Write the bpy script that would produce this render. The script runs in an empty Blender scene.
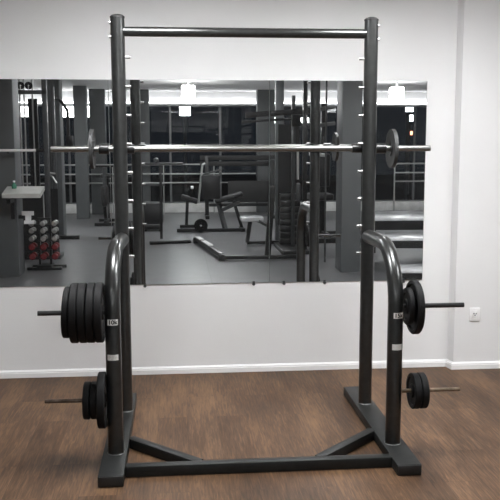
import bpy, bmesh, math, random
from mathutils import Vector, Matrix
random.seed(4)
scn = bpy.context.scene
col = scn.collection
PI = math.pi

# ------------------------------------------------------------------ materials
def new_mat(name):
    m = bpy.data.materials.new(name); m.use_nodes = True
    nt = m.node_tree
    return m, nt, nt.nodes['Principled BSDF']

def mat(name, rgb, rough=.5, metal=0.0, var=.12, scale=18, bump=0.0, bscale=120, coat=0.0, spec=.5):
    m, nt, p = new_mat(name)
    tc = nt.nodes.new('ShaderNodeTexCoord')
    n = nt.nodes.new('ShaderNodeTexNoise'); n.inputs['Scale'].default_value = scale; n.inputs['Detail'].default_value = 4
    nt.links.new(tc.outputs['Object'], n.inputs['Vector'])
    r = nt.nodes.new('ShaderNodeValToRGB')
    r.color_ramp.elements[0].position = .3; r.color_ramp.elements[1].position = .7
    r.color_ramp.elements[0].color = tuple(c*(1-var) for c in rgb)+(1,)
    r.color_ramp.elements[1].color = tuple(min(1, c*(1+var)) for c in rgb)+(1,)
    nt.links.new(n.outputs['Fac'], r.inputs['Fac']); nt.links.new(r.outputs['Color'], p.inputs['Base Color'])
    p.inputs['Roughness'].default_value = rough; p.inputs['Metallic'].default_value = metal
    p.inputs['Coat Weight'].default_value = coat
    p.inputs['Specular IOR Level'].default_value = spec
    if bump:
        b = nt.nodes.new('ShaderNodeTexNoise'); b.inputs['Scale'].default_value = bscale
        nt.links.new(tc.outputs['Object'], b.inputs['Vector'])
        bm_ = nt.nodes.new('ShaderNodeBump'); bm_.inputs['Strength'].default_value = bump; bm_.inputs['Distance'].default_value = .004
        nt.links.new(b.outputs['Fac'], bm_.inputs['Height']); nt.links.new(bm_.outputs['Normal'], p.inputs['Normal'])
    return m

def emit(name, rgb, strength):
    m, nt, p = new_mat(name)
    p.inputs['Base Color'].default_value = (.8, .8, .8, 1)
    p.inputs['Emission Color'].default_value = tuple(rgb)+(1,)
    p.inputs['Emission Strength'].default_value = strength
    return m

M_RACK = mat('graphite_enamel', (.066, .068, .067), .30, .85, .10, 30, .04, 300, .15)
M_RACKB = mat('graphite_enamel_matte', (.019, .020, .0195), .46, .2, .12, 30, .06, 300, 0, .25)
M_DISC = mat('grey_cast_iron', (.030, .031, .031), .6, 0, .15, 40)
M_BLACKP = mat('black_plastic', (.012, .012, .012), .5)
M_RUBBER = mat('black_rubber', (.0065, .0065, .007), .62, 0, .2, 40, .12, 260, 0, .22)
M_STEEL = mat('brushed_steel', (.50, .50, .49), .38, 1.0, .08, 60)
M_PIN = mat('dull_pin_steel', (.33, .33, .325), .42, 1.0, .08, 60)
M_BAR = mat('bar_chrome', (.27, .27, .26), .36, 1.0, .06, 60)
M_BRASS = mat('worn_brass_steel', (.24, .19, .14), .32, 1.0, .3, 40)
M_BROWN = mat('rusty_dark_steel', (.11, .085, .07), .4, .9, .35, 40)
M_WELD = mat('weld_bead', (.20, .205, .20), .4, .9, .2, 120)
M_WALL = mat('painted_plaster', (.745, .745, .745), .75, 0, .018, 3, .10, 160)
M_TRIM = mat('white_trim_paint', (.82, .82, .82), .45, 0, .02, 5)
M_CEIL = mat('ceiling_paint', (.84, .84, .84), .8, 0, .02, 3)
M_PILLAR = mat('grey_pillar_paint', (.088, .094, .097), .5, 0, .07, 6, .06, 120)
M_PLASTIC = mat('white_plastic', (.88, .88, .88), .35, 0, .01, 10)
M_SLOT = mat('socket_dark', (.10, .10, .10), .5)
M_MACH = mat('machine_black_enamel', (.012, .0125, .013), .35, .2, .1, 20, 0, 100, .2)
M_MACHG = mat('machine_grey_enamel', (.075, .078, .08), .35, .3, .1, 20, 0, 100, .2)
M_VINYL = mat('black_vinyl', (.02, .02, .021), .34, 0, .15, 30, .1, 200)
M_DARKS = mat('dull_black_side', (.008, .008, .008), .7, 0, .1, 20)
M_VINYL_SHEEN = mat('pale_vinyl_with_sheen', (.70, .71, .72), .16, 0, .2, 8, .12, 60)  # pale colour stands in for sheen on black bench tops; seat shares it
M_GRIP = mat('white_grip_tape', (.85, .85, .84), .5, 0, .05, 60)
M_RAIL = mat('pale_rail_paint', (.36, .37, .36), .4, .2, .05, 20)
M_DESK = mat('pale_laminate', (.50, .50, .47), .4, 0, .06, 12)
M_CURB = mat('curb_concrete', (.66, .66, .65), .7, 0, .12, 8, .1, 60)
M_REDN = mat('red_neoprene', (.16, .012, .015), .5, 0, .1, 30)
M_GREEN = mat('green_glass_bottle', (.10, .30, .20), .15, 0, .1, 30)
M_FRAME = mat('window_frame_paint', (.16, .165, .17), .4, .3, .05, 10)
M_ASPH = mat('asphalt', (.03, .03, .03), .85, 0, .25, 30, .3, 60)
M_STICK = mat('sticker_paper', (.85, .85, .83), .5, 0, .05, 120)
M_FADED = mat('faded_sticker_paper', (.66, .66, .64), .5, 0, .16, 160)
M_INK = mat('sticker_ink', (.02, .02, .02), .5)
M_MEDGE = mat('mirror_edge_glass', (.10, .12, .12), .2)

E_PANEL = emit('led_panel_light', (.985, .99, 1.0), 49)
E_PANEL2 = emit('led_panel_dim_light', (.985, .99, 1.0), 13)
E_PANEL_ADDED = emit('led_panel_added_light', (.985, .99, 1.0), 56)
E_COVE_ADDED = emit('added_strip_light', (.985, .99, 1.0), 10)
E_LAMP = emit('flood_lamp_light', (1.0, 1.0, .98), 14)
E_LAMPB = emit('flood_lamp_glare', (1.0, 1.0, .98), 40)
E_STREET = emit('street_lamp_light', (.95, .97, 1.0), 13)
E_RED = emit('red_signal_light', (1.0, .30, .16), 10)

def make_mirror_mat():
    m = bpy.data.materials.new('mirror_silver'); m.use_nodes = True
    nt = m.node_tree; nt.nodes.clear()
    o = nt.nodes.new('ShaderNodeOutputMaterial'); g = nt.nodes.new('ShaderNodeBsdfGlossy')
    g.inputs['Color'].default_value = (.80, .815, .82, 1); g.inputs['Roughness'].default_value = 0.0
    d = nt.nodes.new('ShaderNodeBsdfDiffuse')
    tc = nt.nodes.new('ShaderNodeTexCoord'); n = nt.nodes.new('ShaderNodeTexNoise'); n.inputs['Scale'].default_value = 3
    r = nt.nodes.new('ShaderNodeMapRange'); r.inputs['To Min'].default_value = .006; r.inputs['To Max'].default_value = .010
    nt.links.new(tc.outputs['Object'], n.inputs['Vector']); nt.links.new(n.outputs['Fac'], r.inputs['Value'])
    d.inputs['Color'].default_value = (.6, .6, .6, 1)
    mx = nt.nodes.new('ShaderNodeMixShader')
    nt.links.new(r.outputs['Result'], mx.inputs['Fac']); nt.links.new(g.outputs[0], mx.inputs[1]); nt.links.new(d.outputs[0], mx.inputs[2])
    nt.links.new(mx.outputs[0], o.inputs['Surface'])
    return m
M_MIRROR = make_mirror_mat()

def make_glass_mat():
    m = bpy.data.materials.new('window_glass'); m.use_nodes = True
    nt = m.node_tree; nt.nodes.clear()
    o = nt.nodes.new('ShaderNodeOutputMaterial'); g = nt.nodes.new('ShaderNodeBsdfGlossy'); g.inputs['Roughness'].default_value = .01
    t = nt.nodes.new('ShaderNodeBsdfTransparent'); t.inputs['Color'].default_value = (.80, .83, .84, 1)
    f = nt.nodes.new('ShaderNodeFresnel'); f.inputs['IOR'].default_value = 1.5
    mx = nt.nodes.new('ShaderNodeMixShader')
    nt.links.new(f.outputs[0], mx.inputs['Fac']); nt.links.new(t.outputs[0], mx.inputs[1]); nt.links.new(g.outputs[0], mx.inputs[2])
    nt.links.new(mx.outputs[0], o.inputs['Surface'])
    return m
M_GLASS = make_glass_mat()

def make_wood():
    m, nt, p = new_mat('brown_wood_planks')
    L = nt.links.new; N = nt.nodes.new
    tc = N('ShaderNodeTexCoord')
    rot = N('ShaderNodeMapping'); rot.inputs['Rotation'].default_value = (0, 0, PI/2)
    L(tc.outputs['Object'], rot.inputs['Vector'])
    br = N('ShaderNodeTexBrick'); br.offset = .37; br.inputs['Scale'].default_value = 1.0
    br.inputs['Brick Width'].default_value = .92; br.inputs['Row Height'].default_value = .152
    br.inputs['Mortar Size'].default_value = .0009; br.inputs['Mortar Smooth'].default_value = .3
    br.inputs['Color1'].default_value = (0, 0, 0, 1); br.inputs['Color2'].default_value = (1, 1, 1, 1); br.inputs['Mortar'].default_value = (.3, .3, .3, 1)
    L(rot.outputs['Vector'], br.inputs['Vector'])
    # long grain
    mp = N('ShaderNodeMapping'); mp.inputs['Scale'].default_value = (110, 8, 1)
    L(tc.outputs['Object'], mp.inputs['Vector'])
    off = N('ShaderNodeVectorMath'); off.operation = 'ADD'
    sc = N('ShaderNodeVectorMath'); sc.operation = 'SCALE'; sc.inputs['Scale'].default_value = 37.0
    L(br.outputs['Color'], sc.inputs[0]); L(mp.outputs['Vector'], off.inputs[0]); L(sc.outputs[0], off.inputs[1])
    g1 = N('ShaderNodeTexNoise'); g1.inputs['Scale'].default_value = 1.0; g1.inputs['Detail'].default_value = 6; g1.inputs['Roughness'].default_value = .62; g1.inputs['Distortion'].default_value = .6
    L(off.outputs[0], g1.inputs['Vector'])
    mp2 = N('ShaderNodeMapping'); mp2.inputs['Scale'].default_value = (3.0, .9, 1)
    L(tc.outputs['Object'], mp2.inputs['Vector'])
    g2 = N('ShaderNodeTexNoise'); g2.inputs['Scale'].default_value = 1.6; g2.inputs['Detail'].default_value = 3
    L(mp2.outputs['Vector'], g2.inputs['Vector'])
    r = N('ShaderNodeValToRGB'); e = r.color_ramp.elements
    e[0].position = .36; e[0].color = (.036, .0185, .0092, 1)
    e[1].position = .66; e[1].color = (.190, .108, .058, 1)
    k = e.new(.5); k.color = (.093, .051, .0275, 1)
    mixv = N('ShaderNodeMix'); mixv.data_type = 'FLOAT'; mixv.inputs['Factor'].default_value = .42
    L(g1.outputs['Fac'], mixv.inputs['A']); L(g2.outputs['Fac'], mixv.inputs['B'])
    ad = N('ShaderNodeMath'); ad.operation = 'MULTIPLY_ADD'; ad.inputs[1].default_value = .09; 
    sp = N('ShaderNodeSeparateColor'); L(br.outputs['Color'], sp.inputs['Color'])
    L(sp.outputs['Red'], ad.inputs[0]); L(mixv.outputs['Result'], ad.inputs[2])
    sb = N('ShaderNodeMath'); sb.operation = 'SUBTRACT'; sb.inputs[1].default_value = .04; L(ad.outputs[0], sb.inputs[0])
    L(sb.outputs[0], r.inputs['Fac'])
    dk = N('ShaderNodeMix'); dk.data_type = 'RGBA'; dk.inputs['B'].default_value = (.05, .03, .02, 1)
    ml = N('ShaderNodeMath'); ml.operation = 'MULTIPLY'; ml.inputs[1].default_value = .6; L(br.outputs['Fac'], ml.inputs[0])
    L(ml.outputs[0], dk.inputs['Factor']); L(r.outputs['Color'], dk.inputs['A'])
    L(dk.outputs['Result'], p.inputs['Base Color'])
    rr = N('ShaderNodeMapRange'); rr.inputs['To Min'].default_value = .40; rr.inputs['To Max'].default_value = .62; p.inputs['Specular IOR Level'].default_value = .25
    L(g1.outputs['Fac'], rr.inputs['Value']); L(rr.outputs['Result'], p.inputs['Roughness'])
    b = N('ShaderNodeBump'); b.inputs['Strength'].default_value = .12; b.inputs['Distance'].default_value = .002
    L(g1.outputs['Fac'], b.inputs['Height']); L(b.outputs['Normal'], p.inputs['Normal'])
    return m
M_WOOD = make_wood()

def make_rubber_floor():
    m, nt, p = new_mat('grey_rubber_tiles')
    L = nt.links.new; N = nt.nodes.new
    tc = N('ShaderNodeTexCoord')
    br = N('ShaderNodeTexBrick'); br.offset = 0; br.inputs['Scale'].default_value = 1
    br.inputs['Brick Width'].default_value = 1.0; br.inputs['Row Height'].default_value = 1.0; br.inputs['Mortar Size'].default_value = .004
    br.inputs['Color1'].default_value = (.108, .108, .111, 1); br.inputs['Color2'].default_value = (.124, .124, .127, 1); br.inputs['Mortar'].default_value = (.07, .07, .07, 1)
    L(tc.outputs['Object'], br.inputs['Vector'])
    n = N('ShaderNodeTexNoise'); n.inputs['Scale'].default_value = 5; n.inputs['Detail'].default_value = 5
    L(tc.outputs['Object'], n.inputs['Vector'])
    mr = N('ShaderNodeMapRange'); mr.inputs['To Min'].default_value = .75; mr.inputs['To Max'].default_value = 1.25; L(n.outputs['Fac'], mr.inputs['Value'])
    mu = N('ShaderNodeVectorMath'); mu.operation = 'SCALE'; L(br.outputs['Color'], mu.inputs[0]); L(mr.outputs['Result'], mu.inputs['Scale'])
    L(mu.outputs[0], p.inputs['Base Color']); p.inputs['Roughness'].default_value = .34
    return m
M_RFLOOR = make_rubber_floor()

# ------------------------------------------------------------------ geometry helpers
def frame_of(d):
    d = d.normalized()
    up = Vector((0, 0, 1)) if abs(d.z) < .95 else Vector((0, 1, 0))
    a = d.cross(up).normalized(); b = a.cross(d).normalized()
    return a, b

class MB:
    def __init__(s): s.bm = bmesh.new()
    def box(s, c, size, rz=0.0, bev=0.0, rot=None):
        r = bmesh.ops.create_cube(s.bm, size=1)
        v = r['verts']
        R = rot if rot is not None else Matrix.Rotation(rz, 4, 'Z')
        bmesh.ops.transform(s.bm, matrix=Matrix.Translation(Vector(c)) @ R @ Matrix.Diagonal((*size, 1)), verts=v)
        if bev:
            es = list({e for x in v for e in x.link_edges})
            bmesh.ops.bevel(s.bm, geom=es, offset=bev, segments=2, affect='EDGES', profile=.5)
        return s
    def bx(s, x0, x1, y0, y1, z0, z1, bev=0.0):
        return s.box(((x0+x1)/2, (y0+y1)/2, (z0+z1)/2), (abs(x1-x0), abs(y1-y0), abs(z1-z0)), bev=bev)
    def bar(s, p0, p1, w, h, bev=0.003):
        p0 = Vector(p0); p1 = Vector(p1); d = p1-p0; a, b = frame_of(d)
        R = Matrix((a, d.normalized(), b)).transposed().to_4x4()
        return s.box((p0+p1)/2, (w, d.length, h), rot=R, bev=bev)
    def ring_sweep(s, pts, r, seg=16, cap=True):
        pts = [Vector(p) for p in pts]
        rs = r if isinstance(r, (list, tuple)) else [r]*len(pts)
        rings = []; a = None
        for i, p in enumerate(pts):
            d = (pts[min(i+1, len(pts)-1)]-pts[max(i-1, 0)]).normalized()
            if a is None: a, b = frame_of(d)
            else:
                a = (a-d*a.dot(d)).normalized(); b = a.cross(d).normalized()
            rings.append([s.bm.verts.new(p+(a*math.cos(t)+b*math.sin(t))*rs[i]) for t in [2*PI*k/seg for k in range(seg)]])
        for q0, q1 in zip(rings, rings[1:]):
            for k in range(seg):
                f = s.bm.faces.new((q0[k], q0[(k+1) % seg], q1[(k+1) % seg], q1[k])); f.smooth = True
        if cap:
            s.bm.faces.new(rings[0][::-1]); s.bm.faces.new(rings[-1])
        return s
    def cyl(s, p0, p1, r, seg=20): return s.ring_sweep([p0, p1], r, seg)
    def tube(s, pts, r, bend=0.0, seg=16):
        return s.ring_sweep(fillet(pts, bend) if bend else pts, r, seg)
    def lathe(s, prof, axis='X', c=(0, 0, 0), seg=40, closed=True):
        c = Vector(c); rings = []
        for (x, r) in prof:
            ring = []
            for k in range(seg):
                t = 2*PI*k/seg; u, v = r*math.cos(t), r*math.sin(t)
                q = {'X': (x, u, v), 'Y': (u, x, v), 'Z': (u, v, x)}[axis]
                ring.append(s.bm.verts.new(c+Vector(q)))
            rings.append(ring)
        pairs = list(zip(rings, rings[1:]))
        if closed: pairs.append((rings[-1], rings[0]))
        for q0, q1 in pairs:
            for k in range(seg):
                s.bm.faces.new((q0[k], q0[(k+1) % seg], q1[(k+1) % seg], q1[k]))
        if not closed:
            s.bm.faces.new(rings[0]); s.bm.faces.new(rings[-1])
        return s
    def ball(s, c, r, sc=(1, 1, 1), seg=24):
        q = bmesh.ops.create_uvsphere(s.bm, u_segments=seg, v_segments=seg//2, radius=r)
        bmesh.ops.transform(s.bm, matrix=Matrix.Translation(Vector(c)) @ Matrix.Diagonal((*sc, 1)), verts=q['verts'])
        for v in q['verts']:
            for f in v.link_faces: f.smooth = True
        return s
    def prism(s, poly, z0, z1, bev=0.0):
        lo = [s.bm.verts.new((x, y, z0)) for x, y in poly]; hi = [s.bm.verts.new((x, y, z1)) for x, y in poly]
        s.bm.faces.new(lo[::-1]); s.bm.faces.new(hi); n = len(poly)
        for k in range(n): s.bm.faces.new((lo[k], lo[(k+1) % n], hi[(k+1) % n], hi[k]))
        if bev:
            es = list({e for x in lo+hi for e in x.link_edges})
            bmesh.ops.bevel(s.bm, geom=es, offset=bev, segments=2, affect='EDGES', profile=.5)
        return s
    def build(s, name, m, parent=None, auto=True, label=None):
        bmesh.ops.recalc_face_normals(s.bm, faces=s.bm.faces)
        me = bpy.data.meshes.new(name)
        if auto:
            for f in s.bm.faces: f.smooth = True
            for e in s.bm.edges:
                if len(e.link_faces) == 2 and e.calc_face_angle(0) > .6: e.smooth = False
        s.bm.to_mesh(me); s.bm.free()
        me.materials.append(m)
        o = bpy.data.objects.new(name, me); col.objects.link(o)
        if parent is not None:
            o.parent = parent
            o.matrix_parent_inverse = parent_inv(parent)
        if label: o['label'] = label
        return o

def parent_inv(p):
    # parts are modelled in world coordinates; a part itself already sits at the world origin
    if p.parent is not None: return Matrix.Identity(4)
    return (Matrix.Translation(p.location) @ p.rotation_euler.to_matrix().to_4x4()).inverted()

def fillet(pts, R, n=10):
    pts = [Vector(p) for p in pts]; out = [pts[0]]
    for i in range(1, len(pts)-1):
        p = pts[i]; a = (pts[i-1]-p).normalized(); b = (pts[i+1]-p).normalized()
        ang = a.angle(b)
        if abs(ang-PI) < .02: out.append(p); continue
        t = min(R/math.tan(ang/2), .49*min((pts[i-1]-p).length, (pts[i+1]-p).length)); Rr = t*math.tan(ang/2)
        c = p+(a+b).normalized()*(Rr/math.sin(ang/2))
        s0 = p+a*t-c; s1 = p+b*t-c; tot = s0.angle(s1); ax = s0.cross(s1).normalized()
        for k in range(n+1): out.append(c+Matrix.Rotation(tot*k/n, 3, ax) @ s0)
    out.append(pts[-1]); return out

def thing(name, loc, label, cat, group=None):
    o = bpy.data.objects.new(name, None); col.objects.link(o)
    o.location = loc; o.empty_display_size = .1
    return tag(o, label, cat, group)
def tag(o, label, cat, group=None, kind=None):
    o['label'] = label; o['category'] = cat
    if group: o['group'] = group
    if kind: o['kind'] = kind
    return o
def struct(name, mb, m, parent=None):
    o = mb.build(name, m, parent)
    if parent is None: o['kind'] = 'structure'
    return o

# ------------------------------------------------------------------ the room
WY = .826          # wall face behind the mirror
BY = -11.30        # glazed far side of the gym
SX = 1.374         # where the wall steps forward
SY = .752
XL, XR = -5.0, 6.6
CZ = 2.46
struct('floor', MB().bx(XL-.1, XR+.1, -1.95, WY+.1, -.1, 0), M_WOOD)
struct('floor_rubber', MB().bx(XL-.1, XR+.1, BY-.2, -1.95, -.1, -.0005), M_RFLOOR)
struct('ceiling', MB().bx(XL-.1, XR+.1, BY-.2, WY+.1, CZ, CZ+.1), M_CEIL)
wb = MB(); wb.prism([(XL-.1, WY), (SX-.014, WY), (SX, SY), (XR+.1, SY), (XR+.1, WY+.1), (XL-.1, WY+.1)], 0, CZ)
struct('wall_back', wb, M_WALL)
struct('wall_left', MB().bx(XL-.1, XL, BY, WY, 0, CZ), M_WALL)
struct('wall_right', MB().bx(XR, XR+.1, BY, SY, 0, CZ), M_WALL)
def baseboard(pts):
    b = MB()
    prof = [(0, 0), (.016, 0), (.016, .027), (.013, .030), (.013, .036), (.007, .042), (.004, .045), (0, .045)]
    rings = []
    for (x, y, nx, ny) in pts:
        rings.append([b.bm.verts.new((x+nx*p, y+ny*p, z)) for p, z in prof])
    for q0, q1 in zip(rings, rings[1:]):
        for k in range(len(prof)):
            b.bm.faces.new((q0[k], q0[(k+1) % len(prof)], q1[(k+1) % len(prof)], q1[k]))
    b.bm.faces.new(rings[0]); b.bm.faces.new(rings[-1][::-1])
    return b
struct('baseboard_back', baseboard([(XL, WY, 0, -1), (SX-.014, WY, -1, -1), (SX, SY, -1, -1), (XR, SY, 0, -1)]), M_TRIM)

# wall above the windows and the low curb below them
struct('wall_far', MB().bx(XL, XR, BY-.1, BY+.06, 2.1998, CZ), M_WALL)
tr = MB().bx(XL, XR, BY-.05, BY+.16, 2.17, 2.1995); tr.bx(XL, XR, BY+.15, BY+.16, 2.1995, 2.208)  # ledge and lip shaped to carry the added up-light strip
struct('trim_1', tr, M_TRIM)
struct('trim_2', MB().bx(XL, XR, BY-.1, BY+.40, 0, .17, .01), M_CURB)
x = -.46-4*1.03; n = 0
while x < XR-.05:
    x1 = min(x+1.03, XR); n += 1
    f = MB(); t = .022
    f.bx(x, x+t, BY-.03, BY+.03, .17, 2.17); f.bx(x1-t, x1, BY-.03, BY+.03, .17, 2.17)
    f.bx(x+t, x1-t, BY-.03, BY+.03, .17, .17+t); f.bx(x+t, x1-t, BY-.03, BY+.03, 2.17-t, 2.17)
    fo = struct('window_%d' % n, f, M_FRAME)
    MB().bx(x+t, x1-t, BY-.004, BY+.004, .17+t, 2.17-t).build('pane', M_GLASS, fo)
    x = x1
struct('wall_far_infill', MB().bx(XL, -.46-4*1.03, BY-.1, BY+.06, .17, 2.17), M_WALL)
struct('ground', MB().bx(-14, 16, -32, BY-.2, -.2, -.1), M_ASPH)

def pillar(name, x0, x1, y0, y1, top=CZ):
    struct(name, MB().bx(x0, x1, y0, y1, -.0005 if y0 < -1.95 else 0, top, .006), M_PILLAR)
pillar('pillar_1', -2.42, -2.03, -3.36, -3.03)
pillar('pillar_2', -2.27, -2.045, -6.95, -6.63)
pillar('pillar_3', -2.22, -1.99, -9.95, -9.70)
pillar('pillar_4', -2.03, -1.73, -10.89, -10.64)
pillar('pillar_5', 1.28, 1.63, -10.89, -10.64)
pillar('pillar_6', 1.44, 1.655, -3.30, -2.98)
pillar('pillar_7', -1.08, -.87, -10.89, -10.70)
pillar('pillar_8', 1.085, 1.20, -6.1, -5.98)

# ------------------------------------------------------------------ mirrors on the wall
MB_, MT_ = .562, 1.787
for k, (x0, x1, lab) in enumerate([
        (-1.6935, -.7405, 'tall wall mirror panel behind the plates of the 10k post'),
        (-.7385, .2135, 'middle wall mirror panel behind the centre of the squat rack'),
        (.2155, 1.181, 'wall mirror panel ending beside the bare wall with the socket')]):
    w = thing('wall_mirror', ((x0+x1)/2, WY, MB_), lab, 'mirror', 'mirror panels along the wall')
    MB().bx(x0, x1, WY-.0055, WY-.0005, MB_, MT_).build('backing', M_MEDGE, w)
    MB().bx(x0+.001, x1-.001, WY-.007, WY-.0056, MB_+.001, MT_-.001).build('glass', M_MIRROR, w)
    for cx in {0: (-1.5, -.93), 1: (-.547, .118), 2: (.306, .56, 1.06)}[k]:
        c = MB(); c.cyl((cx, WY-.0005, MB_-.008), (cx, WY-.014, MB_-.008), .0095, 14); c.bx(cx-.007, cx+.007, WY-.0095, WY-.0075, MB_-.006, MB_+.009)
        c.build('clip', M_MACHG, w)

# wall socket on the stepped-out wall
sk = thing('wall_socket', (1.50, SY, .345), 'small white plastic wall socket low on the bare wall', 'socket')
MB().bx(1.466, 1.534, SY-.010, SY-.0005, .306, .392, .004).build('face_plate', M_PLASTIC, sk)
ins = MB().bx(1.484, 1.516, SY-.013, SY-.010, .326, .374, .003).build('insert', M_PLASTIC, sk)
h = MB()
for dx, dz in ((-.0075, .006), (.0075, .006), (0, -.004)):
    h.cyl((1.50+dx, SY-.0125, .350+dz), (1.50+dx, SY-.0138, .350+dz), .0045, 12)
h.build('hole', M_SLOT, ins)

# ------------------------------------------------------------------ squat rack
HW, D, BT = .6325, .582, .049
UR, PR = .0345, .0348
rack = thing('squat_rack', (0, -.27, 0), 'graphite steel squat rack standing on the brown wood floor', 'squat rack')
for s in (-1, 1):
    cx = s*HW; ux = cx if s > 0 else cx+.010; px = cx-.006 if s > 0 else cx
    bw = cx-.003 if s < 0 else cx
    MB().bx(bw-.0545, bw+.0530, -.841, .294, .001, BT, .004).build('base_beam', M_RACKB, rack)
    for y0, y1 in ((-.8455, -.8405), (.2935, .2985)):
        MB().bx(bw-.052, bw+.051, y0, y1, .002, BT-.002, .002).build('end_cap', M_BLACKP, rack)
    u = MB().cyl((ux, 0, BT), (ux, 0, 2.018), UR, 32).build('upright', M_RACK, rack)
    MB().lathe([(2.018, .036), (2.026, .036), (2.033, .028), (2.037, .014)], 'Z', (ux, 0, 0), 28, False).build('end_cap', M_BLACKP, rack)
    MB().lathe([(BT, UR+.001), (BT, UR+.0035), (BT+.002, UR+.003), (BT+.004, UR+.001)], 'Z', (ux, 0, 0), 28).build('weld', M_WELD, rack, label='pale weld bead around the foot of an upright')
    MB().tube([(ux, -UR*.6, .940), (px, -D, .950), (px, -D, BT)], PR, .255, 32).build('front_post', M_RACK, rack)
    MB().lathe([(BT, PR+.001), (BT, PR+.0035), (BT+.002, PR+.003), (BT+.004, PR+.001)], 'Z', (px, -D, 0), 28).build('weld', M_WELD, rack, label='pale weld bead around the foot of a front post')
    MB().bar((s*.581, -.385, .0245), (s*.262, -.705, .0245), .046, .046, .003).build('brace', M_RACKB, rack)
    for k in range(8):
        z = 1.833-.1402*k
        MB().cyl((ux-s*(UR-.004), 0, z), (ux-s*(UR+.024), 0, z), .0072, 14).build('pin', M_PIN, rack, label='short bright steel pin on the inner side of an upright' if k == 0 else None)
    hk = MB().bx(ux-.013, ux+.013, UR*.85, .098, 1.354, 1.3720, .003); hk.bx(ux-.013, ux+.013, .088, .098, 1.372, 1.395, .003)
    hk.build('bar_hook', M_MACH, rack)
    for z in (1.997, 1.93):
        MB().cyl((ux+s*(UR-.003), 0, z), (ux+s*(UR+.006), 0, z), .009, 12).build('bolt', M_STEEL, rack)
    for z, r, m, ln in ((.688, .0110, M_MACH if True else 0, .953), (.294, .0092, M_BROWN if s < 0 else M_BRASS, .935)):
        pg = MB(); pg.cyl((cx+s*(PR-.004), -D, z), (s*ln if s < 0 or z < .5 else .941, -D, z), r, 20)
        pg.build('storage_peg', m, rack, label=None if z > .5 else ('brown worn steel peg' if s < 0 else 'brassy worn steel peg'))
MB().bx(-.581, .581, -.752, -.703, .001, .0485, .004).build('cross_beam', M_RACKB, rack)
MB().cyl((-HW+.01+UR*.8, 0, 1.9555), (HW-UR*.8, 0, 1.9555), .0235, 28).build('pull_up_bar', M_RACK, rack)

def sticker(cx, z, w, hgt, text, m, shift, label):
    r = PR+.0012; b = MB(); n = 14; vs = []
    a0 = shift/PR-w/2/PR; a1 = shift/PR+w/2/PR
    for rr in (r, r-.0010):
        for zz in (z-hgt/2, z+hgt/2):
            vs.append([b.bm.verts.new((cx+rr*math.sin(a0+(a1-a0)*k/n), -D-rr*math.cos(a0+(a1-a0)*k/n), zz)) for k in range(n+1)])
    for k in range(n):
        b.bm.faces.new((vs[0][k], vs[0][k+1], vs[1][k+1], vs[1][k]))
        b.bm.faces.new((vs[2][k], vs[3][k], vs[3][k+1], vs[2][k+1]))
        b.bm.faces.new((vs[1][k], vs[1][k+1], vs[3][k+1], vs[3][k])); b.bm.faces.new((vs[0][k], vs[2][k], vs[2][k+1], vs[0][k+1]))
    for k in (0, n): b.bm.faces.new((vs[0][k], vs[1][k], vs[3][k], vs[2][k]))
    o = b.build('weight_sticker', m, rack, label=label)
    if text:
        cu = bpy.data.curves.new('lettering', 'FONT'); cu.body = text; cu.size = hgt*1.0; cu.align_x = 'CENTER'; cu.align_y = 'CENTER'; cu.offset = .0009
        t = bpy.data.objects.new('tmp', cu); col.objects.link(t)
        bpy.context.view_layer.update()
        me = bpy.data.meshes.new_from_object(t.evaluated_get(bpy.context.evaluated_depsgraph_get()))
        bpy.data.objects.remove(t)
        bm = bmesh.new(); bm.from_mesh(me)
        bmesh.ops.subdivide_edges(bm, edges=bm.edges[:], cuts=1)
        for v in bm.verts:
            a = (v.co.x+shift)/PR; zz = v.co.y
            v.co = Vector((cx+(r+.0006)*math.sin(a), -D-(r+.0006)*math.cos(a), z+zz))
        bm.to_mesh(me); bm.free(); me.name = 'lettering'; me.materials.clear(); me.materials.append(M_INK)
        lo = bpy.data.objects.new('lettering', me); col.objects.link(lo); lo.parent = o; lo.matrix_parent_inverse = parent_inv(o)
sticker(-HW, .648, .048, .026, '10k', M_STICK, .002, 'white paper sticker reading 10k')
sticker(-HW, .492, .050, .025, None, M_FADED, -.001, 'pale sticker with its print worn off on the 10k post')
sticker(HW-.006, .651, .046, .026, '15k', M_STICK, .006, 'white paper sticker reading 15k')
sticker(HW-.006, .507, .047, .027, None, M_STICK, .003, 'blank pale sticker on the 15k post')

# ------------------------------------------------------------------ weight plates
def plate_bm(R, t, hole, rim=.2, rec=.22):
    hr = hole+.018; ri = R*(1-rim); d = t*rec; e = min(.004, t*.15)
    prof = [(-t/2, hole), (-t/2, hr), (-t/2+d, hr+.005), (-t/2+d, ri-.006), (-t/2, ri), (-t/2, R-e), (-t/2+e, R),
            (t/2-e, R), (t/2, R-e), (t/2, ri), (t/2-d, ri-.006), (t/2-d, hr+.005), (t/2, hr), (t/2, hole)]
    return MB().lathe(prof, 'X', (0, 0, 0), 56)
def plate(first, loc, label, group, tilt=0.0, m=M_RUBBER, name='weight_plate'):
    o = first.build(name, m) if isinstance(first, MB) else first.copy()
    if not isinstance(first, MB): col.objects.link(o)
    o.location = loc; o.rotation_euler = (0, tilt, 0)
    return tag(o, label, 'weight plate', group)
zc = .688-.0011; zl = .294-.0011
G1 = 'plates on the upper peg of the 10k post'
big = plate(plate_bm(.131, .0325, .0122), (-.6875, -D, zc), 'thick black rubber plate touching the 10k post, innermost of the upper five', G1, .0)
for k, lab in enumerate(['second thick black plate out from the 10k post on the upper peg', 'middle thick black plate of the five on the upper peg by the 10k post',
                         'fourth thick black plate out from the 10k post on the upper peg']):
    plate(big, (-.6875-.0350*(k+1), -D, zc), lab, G1, (.012, -.01, .012)[k])
plate(plate_bm(.112, .027, .0122), (-.8265, -D, zc+.004), 'outermost black plate on the upper peg of the 10k post, slightly smaller', G1, .05)
G2 = 'plates on the lower peg of the 10k post'
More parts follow.
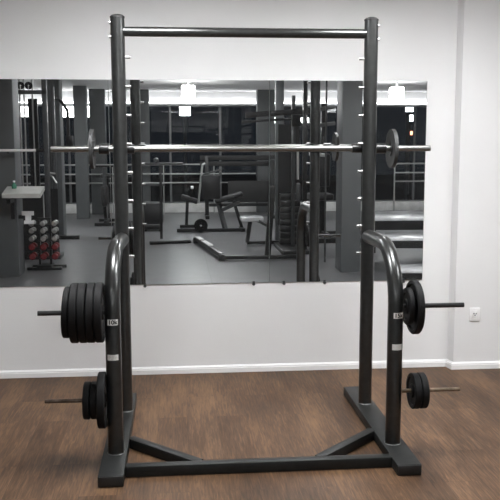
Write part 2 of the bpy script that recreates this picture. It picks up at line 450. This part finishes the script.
plate(plate_bm(.124, .034, .0104), (-.686, -D, zl), 'large black plate against the 10k post on its lower peg', G2)
sm = plate(plate_bm(.083, .029, .0104), (-.720, -D, zl), 'small black plate between two others on the lower peg of the 10k post', G2)
plate(sm, (-.7515, -D, zl), 'small black plate outermost on the lower peg of the 10k post', G2, .02)
G3 = 'plates on the upper peg of the 15k post'
plate(plate_bm(.084, .024, .0122, .25), (.6835, -D, zc), 'small black plate beside the 15k post on its upper peg', G3)
plate(plate_bm(.122, .030, .0122, .14, .3), (.7125, -D, zc-.004), 'large black disc outermost on the upper peg of the 15k post', G3)
G4 = 'plates on the lower peg of the 15k post'
s2 = plate(plate_bm(.082, .031, .0104, .2), (.7215, -D, zl+.0), 'small black plate nearer the 15k post on its lower peg', G4)
plate(s2, (.7560, -D, zl+.001), 'small black plate outermost on the lower peg of the 15k post', G4, -.02)

# ------------------------------------------------------------------ barbell on the rear hooks
BYY, BZ = .062, 1.3878
bb = thing('barbell', (0, BYY, BZ), 'long chrome barbell resting across the squat rack uprights', 'barbell')
MB().cyl((-.62, BYY, BZ), (.62, BYY, BZ), .0155, 24).build('shaft', M_BAR, bb)
for s in (-1, 1):
    MB().cyl((s*.556, BYY, BZ), (s*.607, BYY, BZ), .0235, 24).build('collar', M_MACH, bb, label='black inner collar')
    MB().cyl((s*.682, BYY, BZ), (s*.732, BYY, BZ), .026, 24).build('collar', M_MACH, bb, label='black outer collar')
    MB().cyl((s*.62, BYY, BZ), (s*.970, BYY, BZ), .0150, 24).build('sleeve', M_BAR, bb)
def disc(cx, label):
    o = MB()
    o.lathe([(-.008, .016), (-.012, .034), (-.006, .040), (-.006, .085), (-.009, .090), (-.009, .100), (.009, .100), (.009, .090), (.006, .085), (.006, .040), (.012, .034), (.008, .016)], 'X', (0, 0, 0), 48)
    d = o.build('weight_plate', M_DISC); d.location = (cx, BYY, BZ-.0008)
    return tag(d, label, 'weight plate', 'thin plates on the barbell')
disc(-.765, 'thin dark plate on the barbell sleeve above the 10k post')
disc(.767, 'thin dark plate on the barbell sleeve above the 15k post')

# ------------------------------------------------------------------ ceiling lights
def led(x, y, label, mtl=E_PANEL, w=.6):
    t = thing('ceiling_light', (x, y, CZ), label, 'ceiling light', 'square ceiling light panels')
    f = MB()
    f.bx(x-w/2, x+w/2, y-w/2, y-w/2+.02, CZ-.03, CZ-.0005); f.bx(x-w/2, x+w/2, y+w/2-.02, y+w/2, CZ-.03, CZ-.0005)
    f.bx(x-w/2, x-w/2+.02, y-w/2+.02, y+w/2-.02, CZ-.03, CZ-.0005); f.bx(x+w/2-.02, x+w/2, y-w/2+.02, y+w/2-.02, CZ-.03, CZ-.0005)
    f.build('frame', M_PLASTIC, t)
    MB().bx(x-w/2+.021, x+w/2-.021, y-w/2+.021, y+w/2-.021, CZ-.022, CZ-.004).build('diffuser', mtl, t)
led(-.55, -.62, 'square ceiling light above the 10k post of the squat rack', E_PANEL)
led(.85, -.62, 'square ceiling light above the 15k post of the squat rack', E_PANEL)
led(2.6, -1.2, 'square ceiling light above the bare wall with the socket', E_PANEL)
led(-1.3, -3.6, 'square ceiling light above the dumbbell rack', E_PANEL2)
led(1.0, -5.0, 'square ceiling light above the hyperextension bench', E_PANEL2)
led(-.9, -5.6, 'square ceiling light above the low padded box', E_PANEL2)
for k, x in enumerate((-2.9, .4, 3.6)):  # panels added out of view to brighten the far wall and ceiling
    led(x, -7.3, ('added unseen ceiling light above the exercise bike', 'added unseen ceiling light above the incline bench', 'added unseen ceiling light above the end of the guard rail')[k], E_PANEL_ADDED)

cv = thing('added_cove_light', (.8, BY+.1, 2.2), 'long added up-light strip behind the ledge over the windows', 'added cove light')  # invented strip, lightens the wall band and ceiling over the windows
MB().bx(XL+.1, XR-.1, BY+.085, BY+.135, 2.2, 2.209).build('housing', M_PLASTIC, cv)
MB().bx(XL+.12, XR-.12, BY+.09, BY+.13, 2.2092, 2.232).build('diffuser', E_COVE_ADDED, cv)

# square lamps by the windows
def flood(x, z, w, h, label, m, y0=BY+.085, top=2.1698):
    t = thing('flood_lamp', (x, y0, z), label, 'lamp', 'square lamps before the windows')
    if top > 2.2:      # a glowing glass block on a hanger
        MB().bx(x-w/2, x+w/2, y0-.11, y0+.11, z-h/2, z+h/2, .012).build('glass_shade', m, t)
    else:
        MB().bx(x-w/2-.012, x+w/2+.012, y0, y0+.05, z-h/2-.012, z+h/2+.012, .005).build('housing', M_PLASTIC, t)
        MB().bx(x-w/2, x+w/2, y0+.049, y0+.056, z-h/2, z+h/2, .002).build('lens', m, t)
    MB().bx(x-.02, x+.02, y0+.005, y0+.035, z+h/2+.008, top).build('bracket', M_FRAME, t)
flood(-.13, 2.225, .22, .29, 'glaring white square lamp hanging over the incline bench', E_LAMPB, -8.3, CZ)
flood(3.47, 2.255, .20, .21, 'white square lamp hanging above the guard rail end', E_LAMPB, -8.3, CZ)
flood(-2.33, 2.04, .72, .21, 'wide bright light box between two grey pillars', E_LAMP)
flood(1.74, 1.87, .20, .11, 'small bright lamp beside the far pillar behind the cable machine', E_LAMP)
flood(2.30, 1.87, .20, .10, 'small bright lamp seen through the cable machine frame', E_LAMP)
flood(-3.33, 2.04, .26, .20, 'bright lamp behind the pulleys of the tall cable tower', E_LAMP)

def street(x, y, z, w, h, label, m, shape='box'):
    t = thing('street_lamp', (x, y, -.1), label, 'street lamp')
    MB().tube([(x, y-.3, -.1), (x, y-.3, z+h), (x, y-.02, z+h)], .04, .15, 10).build('pole', M_FRAME, t)
    hd = MB().bx(x-w/2-.02, x+w/2+.02, y-.06, y, z-h/2-.02, z+h/2+.02, .01).build('lamp_head', M_FRAME, t)
    MB().bx(x-w/2, x+w/2, y-.002, y+.02, z-h/2, z+h/2, .006).build('lens', m, t)
street(5.50, -14.4, 2.28, .27, .22, 'large white street lamp outside the windows in the dark', E_STREET)
street(6.42, -17.4, 2.10, .16, .18, 'smaller white street lamp farther out in the dark', E_STREET)
street(6.52, -17.9, 1.68, .13, .11, 'red glowing signal light outside in the dark', E_RED)
street(-.11, -15, 2.24, .26, .30, 'white street lamp outside straight below the glaring lamp', E_LAMPB)

# ------------------------------------------------------------------ guard rails before the windows
def rails(x0, x1, label, ends):
    t = thing('guard_rail', ((x0+x1)/2, -10.56, 0), label, 'guard rail', 'pale guard rails before the windows')
    zs = (.985, .80, .625)
    MB().tube([(x0, -10.56, .30), (x0, -10.56, zs[0]), (x1, -10.56, zs[0])] if ends else [(x0, -10.56, zs[0]), (x1, -10.56, zs[0])], .016, .08, 12).build('rail', M_RAIL, t)
    for z in zs[1:]:
        MB().cyl((x0, -10.56, z), (x1, -10.56, z), .015, 12).build('rail', M_RAIL, t)
    x = x0+(0 if not ends else .9)
    while x <= x1+.01:
        MB().cyl((x, -10.56, -.0005), (x, -10.56, zs[0]), .012, 10).build('post', M_RAIL, t); x += 1.0
    if ends: MB().cyl((x0, -10.56, -.0005), (x0, -10.56, .32), .02, 10).build('post', M_RAIL, t)
rails(-4.6, 1.24, 'long pale guard rail in front of the dark windows behind the benches', False)
rails(4.08, 6.5, 'pale guard rail with a rounded end beyond the stacked decks', True)

# ------------------------------------------------------------------ sloping desk on the near pillar, with its bottle
dk = thing('sloping_desk', (-1.92, -3.03, 0), 'small pale sloping desk fixed to the grey pillar', 'desk')
def slope(b, x0, x1, y0, y1, z0, z1, t):
    v = [b.bm.verts.new(p) for p in ((x0, y0, z0), (x1, y0, z0), (x1, y1, z1), (x0, y1, z1), (x0, y0, z0-t), (x1, y0, z0-t), (x1, y1, z1-t), (x0, y1, z1-t))]
    for f in ((0, 1, 2, 3), (7, 6, 5, 4), (0, 4, 5, 1), (1, 5, 6, 2), (2, 6, 7, 3), (3, 7, 4, 0)): b.bm.faces.new([v[i] for i in f])
    return b
slope(MB(), -2.12, -1.735, -2.74, -3.028, .905, .965, .045).build('desk_top', M_DESK, dk)
br = MB(); br.bx(-2.09, -2.05, -3.029, -2.80, .80, .845); br.bx(-2.09, -2.05, -3.029, -3.00, .62, .80); br.build('bracket', M_MACH, dk)
bt = thing('bottle', (-2.03, -2.93, .946), 'small green spray bottle on the sloping desk', 'bottle')
MB().lathe([(.9475, .024), (.985, .026), (1.0, .012), (1.012, .010)], 'Z', (-2.03, -2.93, 0), 16, False).build('body', M_GREEN, bt)
MB().lathe([(1.0121, .012), (1.03, .012)], 'Z', (-2.03, -2.93, 0), 14, False).build('cap', M_PLASTIC, bt)

wbk = thing('wall_bracket', (-2.03, -3.1, .63), 'white flared bracket on a grey arm sticking out of the pillar', 'bracket')
MB().cyl((-2.029, -3.12, .635), (-1.90, -3.08, .635), .022, 14).build('arm', M_MACHG, wbk)
fl = MB(); fl.prism([(-1.985, -3.05), (-1.86, -3.05), (-1.86, -3.04), (-1.985, -3.04)], .655, .70)
fl.prism([(-1.95, -3.05), (-1.89, -3.05), (-1.89, -3.04), (-1.95, -3.04)], .60, .655); fl.prism([(-1.965, -3.05), (-1.86, -3.05), (-1.86, -3.04), (-1.965, -3.04)], .565, .60)
fl.build('plate', M_PLASTIC, wbk)

pbk = thing('wall_bar', (-2.15, -3.03, 1.34), 'bright white bar on two rests across the front of the grey pillar', 'bar')
MB().cyl((-2.62, -2.90, 1.342), (-1.79, -2.90, 1.342), .014, 14).build('shaft', M_PLASTIC, pbk)
MB().cyl((-1.789, -2.90, 1.342), (-1.70, -2.90, 1.342), .018, 14).build('end_grip', M_MACH, pbk)
for x in (-2.32, -2.07):
    MB().bx(x-.010, x+.010, -3.0295, -2.885, 1.312, 1.3275).build('rest', M_MACH, pbk)

# ------------------------------------------------------------------ dumbbell rack with its dumbbells
cols_ = [(-1.965, -3.50), (-1.84, -3.50), (-1.715, -3.56)]
rows_ = [.525, .445, .355, .262, .155]
dr = thing('dumbbell_rack', (-1.84, -3.5, 0), 'small black dumbbell tower beside the grey pillar', 'dumbbell rack')
for y0 in (-3.47, -3.59):
    pass
MB().bx(-2.03, -1.65, -3.53, -3.47, -.0004, .03, .004).build('foot', M_MACH, dr)
MB().bx(-2.0, -1.62, -3.70, -3.64, -.0004, .03, .004).build('foot', M_MACH, dr)
for px in (-1.90, -1.778):
    MB().bar((px, -3.585, .03), (px, -3.585, .56), .022, .03).build('post', M_MACH, dr)
MB().bx(-1.92, -1.76, -3.70, -3.47, .0302, .05).build('base_plate', M_MACH, dr)
MB().bx(-1.915, -1.763, -3.600, -3.570, .5605, .580).build('top_bar', M_MACH, dr)
MB().cyl((-1.84, -3.585, .58), (-1.84, -3.585, .86), .008, 10).build('mast', M_RAIL, dr)
dbs = []
for r_, z in enumerate(rows_):
    for dy in (-.028, .028):
        MB().cyl((-2.0, -3.53+dy, z-.020), (-1.68, -3.53+dy, z-.020), .007, 8).build('cradle_bar', M_MACH, dr)
    MB().bx(-1.90-.008, -1.90+.008, -3.585, -3.50, z-.034, z-.0275).build('arm', M_MACH, dr)
    MB().bx(-1.778-.008, -1.778+.008, -3.585, -3.50, z-.034, z-.0275).build('arm', M_MACH, dr)
def dumbbell(kind):
    m = M_STEEL if kind == 'chrome' else M_REDN
    R = .030 if kind == 'chrome' else .036
    t = thing('dumbbell', (0, 0, 0), '', 'dumbbell')
    MB().cyl((0, -.05, 0), (0, .05, 0), .0125, 12).build('handle', M_STEEL if kind == 'chrome' else M_REDN, t)
    for s in (-1, 1):
        MB().lathe([(s*.045, R*.8), (s*.052, R), (s*.083, R), (s*.092, R*.7)], 'Y', (0, 0, 0), 14, False).build('head', m, t)
    return t
protos = {'chrome': dumbbell('chrome'), 'red': dumbbell('red')}
used = set()
rn = ['top', 'second', 'third', 'fourth', 'bottom']; cn = ['on the side by the pillar', 'in the middle', 'on the side away from the pillar']
for r_, z in enumerate(rows_):
    for c_, (x, y) in enumerate(cols_):
        k = 'chrome' if r_ < 3 else 'red'
        p = protos[k]
        if k not in used: o = p; used.add(k)
        else:
            o = p.copy(); col.objects.link(o)
            for ch in p.children:
                c = ch.copy(); col.objects.link(c); c.parent = o
        o.location = (x, -3.53, z)
        tag(o, '%s dumbbell in the %s row of the tower, %s' % (k, rn[r_], cn[c_]), 'dumbbell', '%s dumbbells on the tower' % k)

# ------------------------------------------------------------------ tall cable tower behind the pillar
ct = thing('cable_tower', (-2.08, -4.4, 0), 'tall dark cable tower with two pulleys behind the dumbbell rack', 'gym machine')
for x in (-2.30, -1.915):
    MB().bx(x-.03, x+.03, -4.43, -4.37, .05, 2.20, .004).build('upright', M_MACHG, ct)
MB().bx(-1.865, -1.825, -4.60, -4.56, .05, 2.10, .004).build('upright', M_MACHG, ct)
MB().bx(-2.36, -1.78, -4.65, -4.33, -.0004, .05, .004).build('base', M_MACH, ct)
MB().bx(-2.33, -1.885, -4.43, -4.37, 2.0, 2.045, .004).build('cross_bar', M_MACHG, ct)
MB().bx(-2.33, -1.80, -4.62, -4.37, 2.20, 2.25, .004).build('top_bar', M_MACHG, ct)
for x in (-2.195, -2.10):
    MB().lathe([(-.012, .01), (-.012, .045), (-.006, .040), (.006, .040), (.012, .045), (.012, .01)], 'Y', (x, -4.40, 2.10), 28).build('pulley', M_BLACKP, ct)
    MB().cyl((x, -4.385, 2.045), (x, -4.385, 2.10), .006, 8).build('pulley_hanger', M_STEEL, ct)
for x in (-2.22, -2.17, -2.07):
    MB().cyl((x, -4.46, .05), (x, -4.46, 2.20), .010, 10).build('guide_rod', M_STEEL, ct)
for k in range(10):
    MB().bx(-2.25, -1.99, -4.55, -4.44, .07+k*.075, .14+k*.075, .004).build('stack_plate', M_MACH, ct)
MB().bx(-2.13, -2.02, -4.52, -4.47, .82, 1.95).build('shroud', M_MACH, ct)
MB().bx(-2.255, -1.80, -4.43, -4.415, .06, .86).build('lower_panel', M_DARKS, ct)
MB().tube([(-1.845, -4.56, 1.04), (-1.95, -4.50, 1.06), (-1.85, -4.40, 1.0), (-1.80, -4.36, .93)], .012, .03, 10).build('handle', M_STEEL, ct)

# lat pulldown behind pillar 2: black curved arm
lp = thing('lat_pulldown_machine', (-2.1, -6.3, 0), 'black machine with a hooked overhead arm beside the second grey pillar', 'gym machine')
MB().tube([(-2.14, -6.5, .03), (-2.14, -6.5, 2.10), (-1.98, -6.36, 2.0), (-1.90, -6.36, 1.88), (-1.90, -6.36, 1.50)], .022, .08, 12).build('arm', M_MACH, lp)
MB().bx(-2.19, -1.8, -6.56, -6.44, -.0004, .05, .004).build('base', M_MACH, lp)
MB().bx(-1.93, -1.83, -6.40, -6.30, 1.36, 1.52, .01).build('grip_block', M_VINYL, lp)

# exercise bike in front of the fourth pillar
bk = thing('exercise_bike', (-1.6, -8.6, 0), 'dark exercise bike between a grey pillar and the guard rail', 'exercise bike')
MB().bar((-1.75, -8.3, .03), (-1.38, -8.3, .03), .05, .05).build('foot', M_MACH, bk)
MB().bar((-1.75, -9.1, .03), (-1.38, -9.1, .03), .05, .05).build('foot', M_MACH, bk)
MB().bar((-1.57, -8.3, .06), (-1.57, -9.1, .06), .05, .05).build('beam', M_MACH, bk)
MB().lathe([(-.025, .03), (-.025, .22), (.025, .22), (.025, .03)], 'X', (-1.57, -8.5, .33), 32).build('flywheel', M_MACH, bk)
MB().tube([(-1.57, -8.95, .06), (-1.57, -8.85, .80)], .03, 0, 12).build('seat_post', M_MACH, bk)
MB().box((-1.57, -8.85, .84), (.2, .27, .08), bev=.03).build('saddle', M_VINYL, bk)
MB().tube([(-1.57, -8.45, .06), (-1.57, -8.35, 1.0)], .03, 0, 12).build('front_post', M_MACHG, bk)
MB().tube([(-1.80, -8.55, 1.12), (-1.76, -8.35, 1.02), (-1.38, -8.35, 1.02), (-1.34, -8.55, 1.12)], .016, .06, 10).build('handlebar', M_MACH, bk)
MB().box((-1.57, -8.36, .52), (.10, .40, .36), bev=.05).build('cover', M_BLACKP, bk)

# low padded box and bar
pb = thing('padded_box', (-.74, -7.55, 0), 'low black padded box on the grey floor behind the barbell', 'padded box')
MB().bx(-.90, -.57, -7.75, -7.37, .12, .46, .035).build('pad', M_VINYL, pb)
MB().bx(-.88, -.59, -7.72, -7.40, .03, .1195, .004).build('base', M_MACH, pb)
for x in (-.85, -.62):
    MB().bx(x-.02, x+.02, -7.75, -7.37, -.0004, .0298).build('foot', M_MACH, pb)
fb = thing('press_bench_frame', (-.5, -6.6, 0), 'dark bench press stand with a pale crossbar near the padded box', 'gym machine')
MB().bar((-.90, -6.36, 1.11), (-.25, -6.36, 1.11), .035, .035).build('cross_bar', M_MACHG, fb)
for x in (-.86, -.58):
    MB().bar((x, -6.36, -.0004), (x, -6.36, 1.09), .04, .04).build('upright', M_MACH, fb)
MB().bar((-.90, -6.36, .80), (-.52, -6.36, .80), .035, .035).build('cross_bar', M_MACHG, fb)
MB().bar((-.86, -6.36, .20), (-.58, -6.36, .20), .03, .03).build('cross_bar', M_MACHG, fb)
MB().ball((-.64, -6.36, 1.16), .04).build('knob', M_MACHG, fb)

# incline bench machine in the middle
ib = thing('incline_bench', (.25, -7.4, 0), 'black incline bench with tilted seat on grey tube legs', 'bench')
MB().bar((.27, -7.36, .475), (.71, -7.36, .60), .30, .07, .02).build('seat', M_VINYL, ib)
MB().bar((.20, -7.30, .52), (.20, -7.30, .90), .30, .05, .012).build('back_pad', M_VINYL, ib)
MB().bar((.30, -7.36, .58), (.36, -7.36, .95), .05, .05).build('pad_post', M_MACHG, ib)
MB().bar((.085, -7.32, .91), (.36, -7.32, .99), .03, .03).build('top_tube', M_MACHG, ib)
MB().tube([(.0, -7.36, .45), (.07, -7.36, 1.06), (.12, -7.36, 1.09)], .018, .03, 10).build('handle_tube', M_RAIL, ib)
MB().bar((.30, -7.36, .55), (.42, -7.2, .05), .06, .06).build('leg', M_MACHG, ib)
MB().bar((.55, -7.36, .54), (.70, -7.36, .05), .05, .05).build('leg', M_MACH, ib)
MB().bar((.37, -7.2, .35), (.66, -7.36, .46), .05, .05).build('strut', M_MACHG, ib)
MB().bar((-.35, -7.2, .03), (.74, -7.2, .03), .06, .05).build('foot', M_MACH, ib)
MB().bar((.70, -7.12, .03), (.70, -7.6, .03), .06, .05).build('foot', M_MACH, ib)
fp = thing('preacher_bench', (-.15, -7.85, 0), 'small black preacher bench next to the tilted seat', 'bench')
MB().bar((-.27, -7.85, .53), (0.0, -7.85, .44), .25, .08, .02).build('arm_pad', M_VINYL, fp)
MB().bar((-.17, -7.85, .46), (-.19, -7.85, .05), .05, .05).build('post', M_MACH, fp)
MB().bar((-.30, -7.85, .03), (-.05, -7.85, .03), .05, .05).build('foot', M_MACH, fp)
MB().box((-.09, -7.80, .68), (.05, .05, .05), bev=.01).build('knob', M_PLASTIC, fp)
MB().bar((-.11, -7.85, .50), (-.09, -7.80, .66), .03, .03).build('knob_post', M_MACH, fp)

bs = thing('bar_storage_rack', (.8, -9.6, 0), 'long black storage rack before the windows behind the incline bench', 'storage rack')
for x in (.22, 1.45):
    MB().bar((x, -9.6, .06), (x, -9.6, 1.16), .07, .07).build('post', M_MACH, bs)
    MB().bar((x, -9.85, .03), (x, -9.35, .03), .07, .058).build('foot', M_MACH, bs)
for z in (1.02, 1.13):
    MB().bx(.10, 1.55, -9.75, -9.66, z-.045, z+.045, .01).build('beam', M_DARKS, bs)
MB().bx(.26, 1.41, -9.64, -9.56, .22, .28, .006).build('lower_beam', M_MACH, bs)
MB().bx(.62, 1.41, -9.66, -9.60, .30, .70, .01).build('side_panel', M_DARKS, bs)

fpl = tag(MB().lathe([(-.018, .018), (-.018, .04), (-.012, .045), (-.012, .09), (-.018, .095), (-.018, .108), (.018, .108), (.018, .095), (.012, .09), (.012, .045), (.018, .04), (.018, .018)], 'Y', (.03, -7.148, .108), 36).build('weight_plate', M_RUBBER),
          'black round plate standing on the grey floor against the incline bench foot', 'weight plate')
fbar = tag(MB().cyl((-.73, -5.66, .0245), (-.16, -5.79, .0245), .025, 14).build('floor_bar', M_MACH), 'dark round bar lying on the grey floor beside the slanted floor beam', 'bar')

# hyperextension bench / floor frame with white grip tape
hb = thing('hyperextension_bench', (.6, -4.6, 0), 'low black floor frame bench with white grip tape on its slanted end', 'bench')
MB().bar((.17, -4.02, .035), (1.16, -4.01, .035), .06, .045).build('floor_beam', M_MACH, hb)
MB().bx(.15, .225, -4.06, -3.98, -.0004, .075, .01).build('foot', M_BLACKP, hb)
MB().bar((.19, -4.05, .06), (-.07, -5.77, .06), .06, .05).build('side_beam', M_MACH, hb)
for y0, y1 in ((-4.75, -5.25), (-5.40, -5.72)):
    f = lambda y: .19-(-4.05-y)*.26/1.72
    MB().bar((f(y0), y0, .094), (f(y1), y1, .094), .062, .012, .001).build('grip_tape', M_GRIP, hb)
MB().bx(-.12, -.03, -5.82, -5.74, -.0004, .08, .01).build('foot', M_BLACKP, hb)
MB().bar((.62, -5.46, .035), (1.38, -5.48, .035), .06, .045).build('floor_beam', M_MACH, hb)
MB().bar((.75, -4.05, .05), (.80, -3.98, .90), .07, .06).build('leaning_post', M_MACH, hb)
MB().tube([(.805, -3.98, .86), (.80, -3.97, 1.22)], .026, 0, 14).build('post_sleeve', M_MACHG, hb)
MB().bar((.62, -5.44, .06), (.62, -4.95, .40), .05, .05).build('seat_post', M_MACH, hb)
MB().box((.63, -4.88, .425), (.30, .30, .06), bev=.02).build('seat', M_VINYL_SHEEN, hb)
MB().bar((.72, -4.88, .40), (.79, -4.05, .40), .04, .04).build('strut', M_MACH, hb)

# cable crossover with a long arm
cc = thing('cable_crossover_machine', (1.15, -5.0, 0), 'tall dark cable crossover with a long overhead arm', 'gym machine')
MB().bx(1.155, 1.20, -4.90, -4.84, .05, 2.02, .004).build('upright', M_MACHG, cc)
MB().bx(1.255, 1.31, -4.60, -4.53, .05, 2.35, .004).build('upright', M_MACH, cc)
MB().bar((.55, -4.80, 1.765), (1.50, -4.80, 1.83), .05, .07).build('arm', M_MACH, cc)
MB().bar((.50, -4.80, 1.68), (1.15, -4.80, 1.72), .04, .03).build('arm_strut', M_MACH, cc)
MB().bar((1.20, -4.80, 1.76), (1.36, -4.80, 1.52), .03, .03).build('diagonal', M_MACHG, cc)
MB().box((1.20, -4.78, 1.70), (.12, .08, .16), bev=.02).build('pulley_block', M_BLACKP, cc)
MB().bx(.98, 1.42, -5.35, -4.45, -.0004, .05, .004).build('base', M_MACH, cc)
for k in range(8):
    MB().bx(1.03, 1.30, -5.18, -5.02, .06+k*.085, .14+k*.085, .004).build('stack_plate', M_MACH, cc)
MB().bx(1.02, 1.31, -5.23, -5.21, .30, 1.66).build('shroud', M_MACH, cc)
MB().tube([(1.19, -4.55, 1.35), (1.19, -4.53, .95)], .016, 0, 12).build('weight_carriage', M_STEEL, cc)
MB().box((1.19, -4.50, .80), (.05, .10, .22), bev=.02).build('handle', M_MACHG, cc)

pl = tag(MB().tube([(1.405, -3.76, -.0004), (1.405, -3.76, 2.30)], .011, 0, 12).build('pale_pole', M_MACHG), 'slim pale upright pole beside the wide grey pillar', 'pole')

# plate-loaded machine right of the rack's reflection
pm = thing('plate_loaded_machine', (1.60, -6.2, 0), 'dark plate loaded machine with a round plate and long levers', 'gym machine')
MB().bar((1.520, -5.6, .03), (2.570, -5.6, .03), .07, .06).build('foot', M_MACH, pm)
MB().bar((1.620, -6.6, .03), (2.570, -6.6, .03), .07, .06).build('foot', M_MACH, pm)
MB().bar((1.870, -5.6, .05), (1.870, -6.6, .05), .07, .06).build('beam', M_MACH, pm)
MB().bar((1.870, -6.5, .05), (1.870, -6.5, 2.0), .08, .08).build('upright', M_MACH, pm)
MB().bar((1.420, -6.0, 1.83), (2.020, -6.45, 1.95), .05, .05).build('lever', M_MACHG, pm)
MB().bar((1.420, -6.0, 1.62), (2.020, -6.45, 1.70), .05, .05).build('lever', M_MACHG, pm)
MB().bar((1.620, -6.2, 1.25), (1.920, -6.45, 1.22), .05, .05).build('peg', M_STEEL, pm)
MB().lathe([(-.02, .025), (-.02, .17), (.02, .17), (.02, .025)], 'X', (1.650, -6.2, 1.35), 32).build('round_plate', M_RUBBER, pm)
MB().box((1.770, -6.2, .62), (.35, .40, .10), bev=.03).build('seat', M_VINYL, pm)
MB().bar((1.770, -6.25, .06), (1.770, -6.25, .58), .06, .06).build('seat_post', M_MACH, pm)
MB().box((1.810, -6.42, 1.0), (.30, .08, .50), bev=.03).build('backrest', M_VINYL, pm)

# three low decks seen at the edge of the mirror
def deck(poly, z0, z1, label, m):
    cx = sum(p[0] for p in poly)/4; cy = sum(p[1] for p in poly)/4
    t = thing('vinyl_bench', (cx, cy, 0), label, 'bench', 'low vinyl topped benches')
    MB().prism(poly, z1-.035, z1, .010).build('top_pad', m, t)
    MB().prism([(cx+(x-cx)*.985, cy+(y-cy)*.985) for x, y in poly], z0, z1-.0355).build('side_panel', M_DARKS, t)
    for x, y in poly:
        lx, ly = cx+(x-cx)*.86, cy+(y-cy)*.86
        MB().bx(lx-.03, lx+.03, ly-.03, ly+.03, -.0004, z0+.0005).build('leg', M_MACH, t)
deck([(1.80, -3.55), (3.0, -3.50), (3.05, -4.5), (2.12, -4.6)], .40, .54, 'tallest shiny vinyl topped bench next to the wide grey pillar', M_VINYL_SHEEN)
deck([(1.86, -2.82), (3.1, -2.70), (3.1, -3.30), (2.03, -3.36)], .28, .395, 'middle height shiny vinyl topped bench in front of the tallest one', M_VINYL_SHEEN)
deck([(1.86, -2.25), (2.9, -2.20), (2.9, -2.62), (1.95, -2.66)], .05, .13, 'lowest vinyl topped platform at the corner of the mirror', M_VINYL_SHEEN)


# ------------------------------------------------------------------ world, camera, view
w = bpy.data.worlds.new('night'); scn.world = w; w.use_nodes = True
w.node_tree.nodes['Background'].inputs['Color'].default_value = (.020, .024, .032, 1)
w.node_tree.nodes['Background'].inputs['Strength'].default_value = .6

cam = bpy.data.cameras.new('camera'); co = bpy.data.objects.new('camera', cam); col.objects.link(co)
pitch, yaw, roll = -.1316, .0898, -.0019
fw = Vector((math.sin(yaw)*math.cos(pitch), math.cos(yaw)*math.cos(pitch), math.sin(pitch)))
rt = Vector((math.cos(yaw), -math.sin(yaw), 0)); up = rt.cross(fw)
r2 = rt*math.cos(roll)+up*math.sin(roll); u2 = -rt*math.sin(roll)+up*math.cos(roll)
mw = Matrix((r2, u2, -fw)).transposed().to_4x4(); mw.translation = Vector((-.3474, -4.1023, 1.4199))
co.matrix_world = mw
cam.sensor_width = 36; cam.sensor_fit = 'HORIZONTAL'; cam.lens = 36*813.54/500
cam.clip_start = .05; cam.clip_end = 100
scn.camera = co

scn.view_settings.view_transform = 'Standard'; scn.view_settings.look = 'None'
scn.view_settings.gamma = 1; scn.view_settings.use_curve_mapping = False
scn.view_settings.exposure = 0.0
scn.cycles.max_bounces = 12; scn.cycles.diffuse_bounces = 5; scn.cycles.glossy_bounces = 6; scn.cycles.transparent_max_bounces = 12
scn.cycles.use_denoising = True
scn.cycles.sample_clamp_indirect = 8
